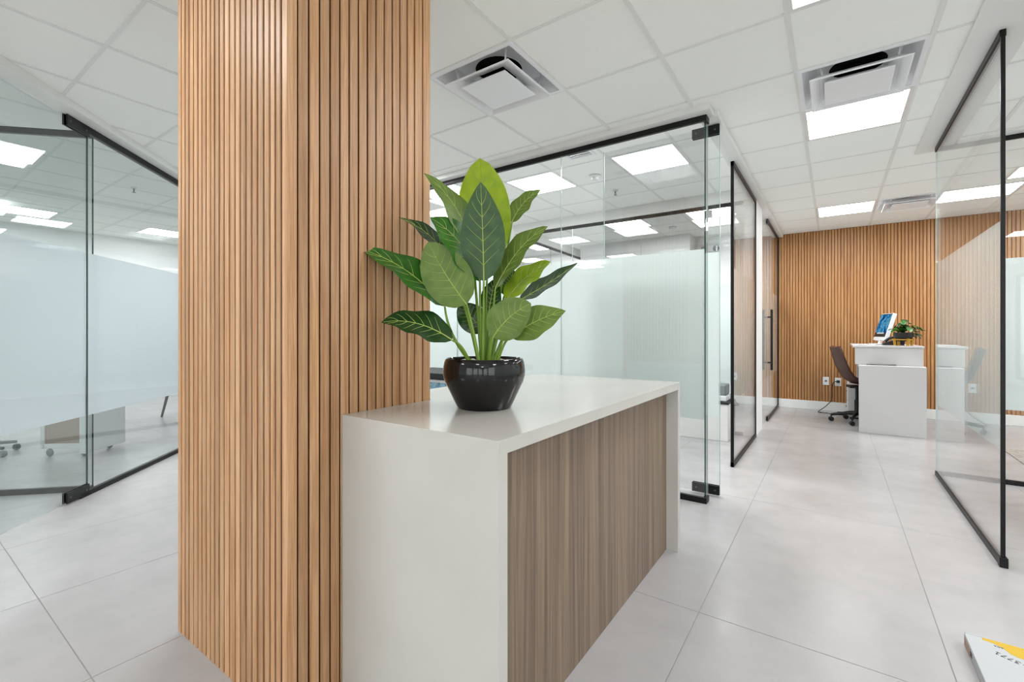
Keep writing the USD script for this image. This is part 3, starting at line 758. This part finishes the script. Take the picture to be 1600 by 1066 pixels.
obj('handwriting', upside('-3771', .019, .142, -.120, math.pi - .5), 'ink', bxx, label='handwritten number -3771, upside down')
obj('handwriting', upside('404', .010, .098, -.040, math.pi - .12), 'ink', bxx, label='small dark printed characters beside the stripe')

# ------------------------------------------------------------------ far end: desk, chair and what stands on them
dk = thing('reception_desk', 'white two-level reception desk in front of the far slatted wall', 'desk')
DX0, DX1, DY0, DY1 = .244, .850, 6.84, 8.16
obj('end_panel', bx(DX0, DX1, DY0, DY0 + .04, 0, .80, .003), 'desk_white', dk)
obj('worktop', bx(DX0, DX1, DY0 + .041, DY1, .765, .80, .003), 'desk_white', dk)
obj('front_panel', bx(DX1 - .03, DX1 - .002, DY0 + .041, DY1, 0, .764, .002), 'desk_white', dk)
obj('end_panel', bx(DX0 + .02, DX1, DY1 + .001, DY1 + .04, 0, .80, .003), 'desk_white', dk)
obj('screen_panel', bx(.213, .842, 7.0, 7.03, .801, 1.005, .002), 'desk_white', dk, label='upper end screen')
obj('screen_panel', bx(.812, .842, 7.031, DY1, .801, 1.005, .002), 'desk_white', dk, label='upper front screen')
obj('raised_shelf', bx(.19, .85, 6.99, DY1, 1.006, 1.032, .003), 'desk_white', dk, label='raised transaction shelf')
ped = thing('drawer_pedestal', 'low white drawer pedestal beside the chair under the far desk', 'drawer unit', (.165, 7.86, 0))
obj('body', bx(0, .36, 0, .22, .02, .47, .004), 'desk_white', ped)
for k in range(2):
    dr = obj('drawer', bx(-.016, 0, .01, .21, .04 + .215 * k, .245 + .215 * k, .003), 'white_gloss', ped)
    obj('handle', bx(-.026, -.016, .07, .15, .15 + .215 * k, .162 + .215 * k, .002), 'bolt_metal', dr)
obj('plinth', bx(.02, .34, .02, .20, 0, .02), 'black_plastic', ped)

# office chair, facing the desk (+x)
ch = thing('office_chair', 'brown leather shell office chair on black five-star castor base at the far desk', 'office chair', (.25, 7.55, 0), rotz=14)
prof_c = np.array([(-.300, .985), (-.285, .94), (-.265, .86), (-.235, .76), (-.195, .66), (-.14, .575), (-.06, .52), (.06, .495), (.20, .50), (.27, .515)])
def shell(prof, hw, th):
    n = len(prof); t_ = np.gradient(prof, axis=0); t_ /= np.linalg.norm(t_, axis=1, keepdims=True); nv = np.stack([t_[:, 1] * -1, t_[:, 0]], 1)
    V = []; S = np.linspace(-1, 1, 11)
    for side in (0, 1):
        for i in range(n):
            w_ = hw * (0.80 + .2 * math.sin(math.pi * min(1, i / 4) / 2)) * (1 if i < n - 2 else .95)
            for s in S:
                curl = .055 * s * s
                q = prof[i] + nv[i] * (curl + (th * (1 - .6 * abs(s) ** 4) if side else 0))
                V.append((q[0], s * w_, q[1]))
    V = np.array(V); k = len(S); f = []
    for i in range(n - 1):
        for q in range(k - 1):
            a = i * k + q; f.append((a, a + 1, a + k + 1, a + k)); b = n * k + a; f.append((b, b + k, b + k + 1, b + 1))
    def wall(idx):
        for a, b in zip(idx[:-1], idx[1:]): f.append((a, b, n * k + b, n * k + a))
    wall([q for q in range(k)]); wall([(n - 1) * k + q for q in range(k)]); wall([i * k for i in range(n)]); wall([i * k + k - 1 for i in range(n)])
    m = trimesh.Trimesh(V, np.vstack([[(a, b, c_), (a, c_, d)] for a, b, c_, d in f]), process=True); m.fix_normals(); return m
obj('seat_shell', shell(prof_c, .22, .06), 'brown_leather', ch, smooth=50, label='brown leather seat and back')
obj('gas_column', cat(cyl((0, 0, .10), (0, 0, .30), .028), cyl((0, 0, .29), (0, 0, .47), .018)), 'black_plastic', ch, smooth=40)
obj('seat_plate', bx(-.10, .12, -.09, .09, .462, .492, .006), 'black_plastic', ch)
for k in range(5):
    a = math.radians(172 + 72 * k)
    c_, s_ = math.cos(a), math.sin(a)
    leg = obj('leg', tube([(0, 0, .125), (c_ * .12, s_ * .12, .118), (c_ * .28, s_ * .28, .088)], [.026, .022, .017], 8), 'black_plastic', ch, smooth=40)
    cx, cy_ = c_ * .28, s_ * .28
    wh = [lathe([(0, -.011), (.024, -.011), (.029, -.006), (.029, .006), (.024, .011), (0, .011)], 20) for _ in range(2)]
    R = trimesh.transformations.rotation_matrix(math.pi / 2, (-s_ if False else 1, 0, 0))
    for i_, m in enumerate(wh):
        m.apply_transform(R); m.apply_translation((cx, cy_ + (-.014 if i_ else .014), .0295))
    obj('castor', cat(*wh, cyl((cx, cy_, .03), (cx, cy_, .092), .009, 8)), 'black_plastic', leg, smooth=40)

# monitor on the raised shelf
import numpy.linalg as nl
mo = thing('computer_monitor', 'white-framed computer monitor with blue lit screen on the far desk', 'monitor', (.475, 7.66, 1.0345))
wv = np.array([-.25, .968, 0]); wv /= nl.norm(wv); up = np.array([.26, .07, .96]); up -= wv * up.dot(wv); up /= nl.norm(up); nv = np.cross(up, wv); nv = -nv if nv[0] > 0 else nv
def plate(a0, a1, b0, b1, n0, n1, c=.0):
    m = bx(a0, a1, b0, b1, n0, n1, c); T = np.eye(4); T[:3, 0] = wv; T[:3, 1] = up; T[:3, 2] = nv; T[:3, 3] = (0, 0, .055)
    m.apply_transform(T)
    if np.linalg.det(T[:3, :3]) < 0: m.invert()
    return m
obj('housing', plate(-.185, .185, 0, .36, -.045, .0, .006), 'device_white', mo, label='white plastic monitor case')
obj('bezel', plate(-.175, .175, .045, .352, .0, .0015), 'black_plastic', mo)
obj('screen', plate(-.168, .168, .105, .345, .0015, .0025), 'screen_lit', mo, label='lit blue wallpaper screen')
obj('icon_dock', plate(-.11, .11, .085, .103, .0015, .0025), 'screen_bar', mo, label='pale icon bar along the screen bottom')
obj('stand', cat(cyl((.01, 0, .0), (.05, .01, .12), .02, 10), bx(-.09, .13, -.12, .12, 0, .010, .003)), 'device_white', mo)
# phone
ph = thing('desk_phone', 'black desk phone between monitor and small plant on the far desk', 'phone', (.60, 7.365, 1.0325))
b = trimesh.convex.convex_hull(np.array([(-.10, -.09, 0), (.10, -.09, 0), (-.10, .09, 0), (.10, .09, 0), (.10, -.09, .085), (.10, .09, .085), (-.10, -.09, .02), (-.10, .09, .02), (.07, -.09, .09), (.07, .09, .09)]))
obj('base', b, 'black_plastic', ph)
obj('handset', tube([(-.08, -.06, .045), (-.04, -.06, .085), (.05, -.06, .112), (.09, -.06, .10)], [.018, .013, .013, .018], 8), 'black_plastic', ph, smooth=40)
# small plant on a gold stand
sp = thing('small_potted_plant', 'small bushy green plant in black bowl on gold-legged stand on the far desk', 'potted plant', (.675, 7.12, 1.0325))
obj('bowl', lathe([(0, .052), (.05, .054), (.080, .078), (.094, .120), (.092, .158), (.085, .158), (.086, .135), (0, .135)], 36), 'black_plastic', sp, smooth=50)
obj('stand_ring', lathe([(.068, .066), (.098, .066), (.098, .080), (.090, .080)], 36), 'gold_metal', sp, smooth=40)
for k in range(4):
    a = k * math.pi / 2 + .4
    obj('stand_leg', cat(cyl((.085 * math.cos(a), .085 * math.sin(a), .0), (.092 * math.cos(a), .092 * math.sin(a), .085), .014, 10)), 'gold_metal', sp)
for k in range(60):
    a = rng.uniform(0, 2 * np.pi); el = rng.uniform(-.1, 1.45); r_ = rng.uniform(.05, .125)
    if k > 42: a = rng.normal(.6, .3); el = rng.uniform(-.5, .35); r_ = rng.uniform(.11, .19)
    c0 = np.array([r_ * math.cos(a) * math.cos(el) * 1.0, r_ * math.sin(a) * math.cos(el), .175 + r_ * math.sin(el) * 1.0])
    dirv = np.array([math.cos(a), math.sin(a), rng.uniform(-.9, .6)]); dirv /= nl.norm(dirv)
    sd = np.cross(dirv, [0, 0, 1]); sd /= nl.norm(sd); nr = np.cross(sd, dirv)
    ln, wd_ = rng.uniform(.075, .11), rng.uniform(.026, .038)
    V = [c0 - dirv * ln / 2, c0 - sd * wd_ + nr * .006, c0 + dirv * ln * .12, c0 + sd * wd_ + nr * .006, c0 + dirv * ln / 2 - nr * .012, c0 - sd * wd_ * .7 + dirv * ln * .28 + nr * .002, c0 + sd * wd_ * .7 + dirv * ln * .28 + nr * .002]
    obj('leaf', (np.array(V), np.array([(0, 2, 1), (0, 3, 2), (1, 2, 5), (2, 3, 6), (2, 4, 5), (2, 6, 4)])), 'leaf_mid' if k % 3 else 'leaf_dark', sp, smooth=True)
    if k % 4 == 0: obj('stem', tube(bez((0, 0, .12), (c0[0] * .3, c0[1] * .3, c0[2] + .02), c0, 5), .0025, 5), 'stem_green', sp)
nb = thing('notebook', 'thin dark notebook lying on the lower white desk top', 'notebook', (.46, 6.935, .8005))
obj('pages', bx(-.13, .13, -.035, .035, .001, .008), 'device_white', nb)
obj('cover', cat(bx(-.135, .135, -.04, .04, .008, .011), bx(-.135, .135, -.04, .04, 0, .0012)), 'black_plastic', nb)
kb = thing('paper_stack', 'small stack of white papers on the raised shelf left of the monitor', 'papers', (.33, 7.25, 1.032))
for k in range(3):
    m = bx(-.09, .09, -.12, .12, .004 * k, .004 * k + .0035); m.apply_transform(trimesh.transformations.rotation_matrix(.06 * k - .05, (0, 0, 1))); obj('sheet', m, 'device_white', kb)

# outlets on the slatted wall, power cord
YO = YF - 0.0235
def outlet(x, z, label, plug=False):
    t = thing('wall_outlet', label, 'wall outlet', (x, YO, z))
    obj('plate', bx(-.040, .040, -.006, -.0004, -.062, .062, .003), 'white_gloss', t)
    obj('socket', lathe([(0, 0), (.016, 0), (.014, .003), (0, .003)], 20).apply_transform(trimesh.transformations.rotation_matrix(math.pi / 2, (1, 0, 0))).apply_translation((0, -.006, .0)), 'grey_plastic', t)
    if plug: pass
outlet(-.098, .452, 'white wall outlet on the slatted wall left of the plugged one')
outlet(.053, .445, 'white wall outlet with the black plug on the slatted wall')
outlet(.20, .43, 'white wall outlet half hidden behind the brown office chair')
pc = thing('power_cord', 'black power cord with adapter hanging from the wall outlet to the floor', 'power cord')
pts = np.array([(.053, YO - .03, .452), (.0, YO - .035, .44), (-.02, YO - .03, .36), (-.02, YO - .03, .22), (-.04, YO - .04, .15), (-.12, YO - .12, .06), (-.19, YO - .22, .008), (-.12, YO - .27, .006), (-.02, YO - .30, .006), (.05, YO - .33, .03)])
from scipy.interpolate import CubicSpline
s_ = np.linspace(0, 1, len(pts)); cp = CubicSpline(s_, pts)(np.linspace(0, 1, 60)); cp[:, 2] = np.maximum(cp[:, 2], .005)
obj('cord', tube(cp, .005, 6), 'black_plastic', pc, smooth=True)
obj('plug', bx(.033, .073, YO - .036, YO - .0065, .432, .470, .004), 'black_plastic', pc)
obj('adapter', bx(.04, .16, YO - .37, YO - .30, .001, .045, .006), 'black_plastic', pc)

# rug in the room at right
rg = obj('rug', cat(bx(1.40, 3.0, 5.5, 6.70, .0005, .010, .003)), 'rug_weave'); tag(rg, 'beige woven rug on the floor beyond the glass at the right edge', 'rug')

# ------------------------------------------------------------------ inside the centre room: low cabinet with printer
t = thing('low_cabinet', 'low white cabinet with black top behind the glass door opening', 'cabinet', (-1.30, 5.58, 0))
obj('body', bx(-.36, .36, -.16, .16, 0, .405, .004), 'white_gloss', t)
obj('top', bx(-.37, .37, -.17, .17, .405, .432, .003), 'black_plastic', t, label='black top')
t = thing('printer', 'dark grey and white printer on the low cabinet behind the door opening', 'printer', (-1.17, 5.58, .432))
obj('body', bx(-.21, .21, -.13, .13, .001, .062, .006), 'device_white', t)
obj('scanner_lid', bx(-.20, .20, -.12, .12, .063, .178, .01), 'grey_plastic', t, label='dark grey upper half')
obj('paper_tray', bx(-.13, .13, -.155, -.13, .02, .032, .002), 'device_white', t)

# ------------------------------------------------------------------ inside the left room
t = thing('mobile_desk', 'white mobile desk with grey-brown panel and castors behind the left glass', 'desk', (-5.89, 1.287, 0), rotz=0)
v = np.array([-.62, -.50]); v /= nl.norm(v)
u_ = np.array([-.617, .787])                        # along the end panel
def pb2(o, d, a0, a1, n0, n1, z0, z1, c=.0): return local_box(np.array(o, float), np.array(d, float) / nl.norm(d), a0, a1, n0, n1, z0, z1, c)
obj('end_panel', pb2((0, 0), u_, 0, .44, -.0, .05, .03, .74, .004), 'white_gloss', t, label='white end panel')
obj('modesty_panel', pb2((0, 0), v, .02, .40, -.02, .0, .12, .70, .003), 'pedestal_brown', t, label='grey-brown front panel')
obj('rail', pb2((0, 0), v, .0, .42, -.03, .01, .075, .12, .003), 'white_gloss', t)
obj('top', pb2((0, 0), v, -.06, .50, -.45, .05, .74, .77, .004), 'white_gloss', t)
obj('upright', pb2((0, 0), v, .40, .44, -.03, .01, .075, .74, .003), 'white_gloss', t)
def castor(t, x, y, big=.036):
    m = lathe([(0, -.011), (big * .8, -.011), (big, -.006), (big, .006), (big * .8, .011), (0, .011)], 24)
    m.apply_transform(trimesh.transformations.rotation_matrix(math.pi / 2, (1, .5, 0))); m.apply_translation((x, y, big))
    obj('castor', cat(m, cyl((x, y, big), (x, y, .078), .009, 8)), 'grey_plastic', t, smooth=40)
obj('upright', pb2((0, 0), u_, -.05, .0, -.005, .055, .03, .74, .003), 'white_gloss', t)
castor(t, *(v * .36)); castor(t, *(u_ * .30 + np.array([-.05, -.03]))); castor(t, *(v * .05))
t = thing('office_chair', 'office chair behind the left glass of which only a castor shows under the frosted band', 'office chair', (-6.72, .66, 0))
for k in range(5):
    a = math.radians(30 + 72 * k)
    lg = obj('leg', tube([(0, 0, .12), (.27 * math.cos(a), .27 * math.sin(a), .085)], [.022, .015], 8), 'grey_plastic', t, smooth=40)
    m = lathe([(0, -.02), (.026, -.02), (.032, -.008), (.032, .008), (.026, .02), (0, .02)], 20); m.apply_transform(trimesh.transformations.rotation_matrix(math.pi / 2, (1, .4, 0)))
    m.apply_translation((.27 * math.cos(a), .27 * math.sin(a), .033)); obj('castor', m, 'grey_plastic', lg, smooth=40)
obj('gas_column', cyl((0, 0, .1), (0, 0, .46), .024), 'grey_plastic', t, smooth=40)
obj('seat', bx(-.24, .24, -.24, .24, .46, .54, .03), 'grey_plastic', t)
obj('backrest', bx(-.27, -.21, -.22, .22, .56, 1.0, .025), 'grey_plastic', t)
obj('back_bar', cyl((-.2, 0, .48), (-.25, 0, .62), .018), 'grey_plastic', t)
t = thing('side_table', 'white table with slanted black legs behind the left glass beside the column', 'table', (-7.39, 2.79, 0))
obj('top', bx(-.35, .35, -.35, .35, .58, .61, .006), 'white_gloss', t)
for sx in (-1, 1):
    for sy in (-1, 1):
        obj('leg', tube([(sx * .24, sy * .24, .58), (sx * .34, sy * .34, 0)], [.024, .014], 10), 'black_metal', t, smooth=40)
structure('baseboard_left', bx(XL, XL + .015, YB, YF, 0, .12), 'white_trim', 'white baseboard along the far left wall', 'baseboard')
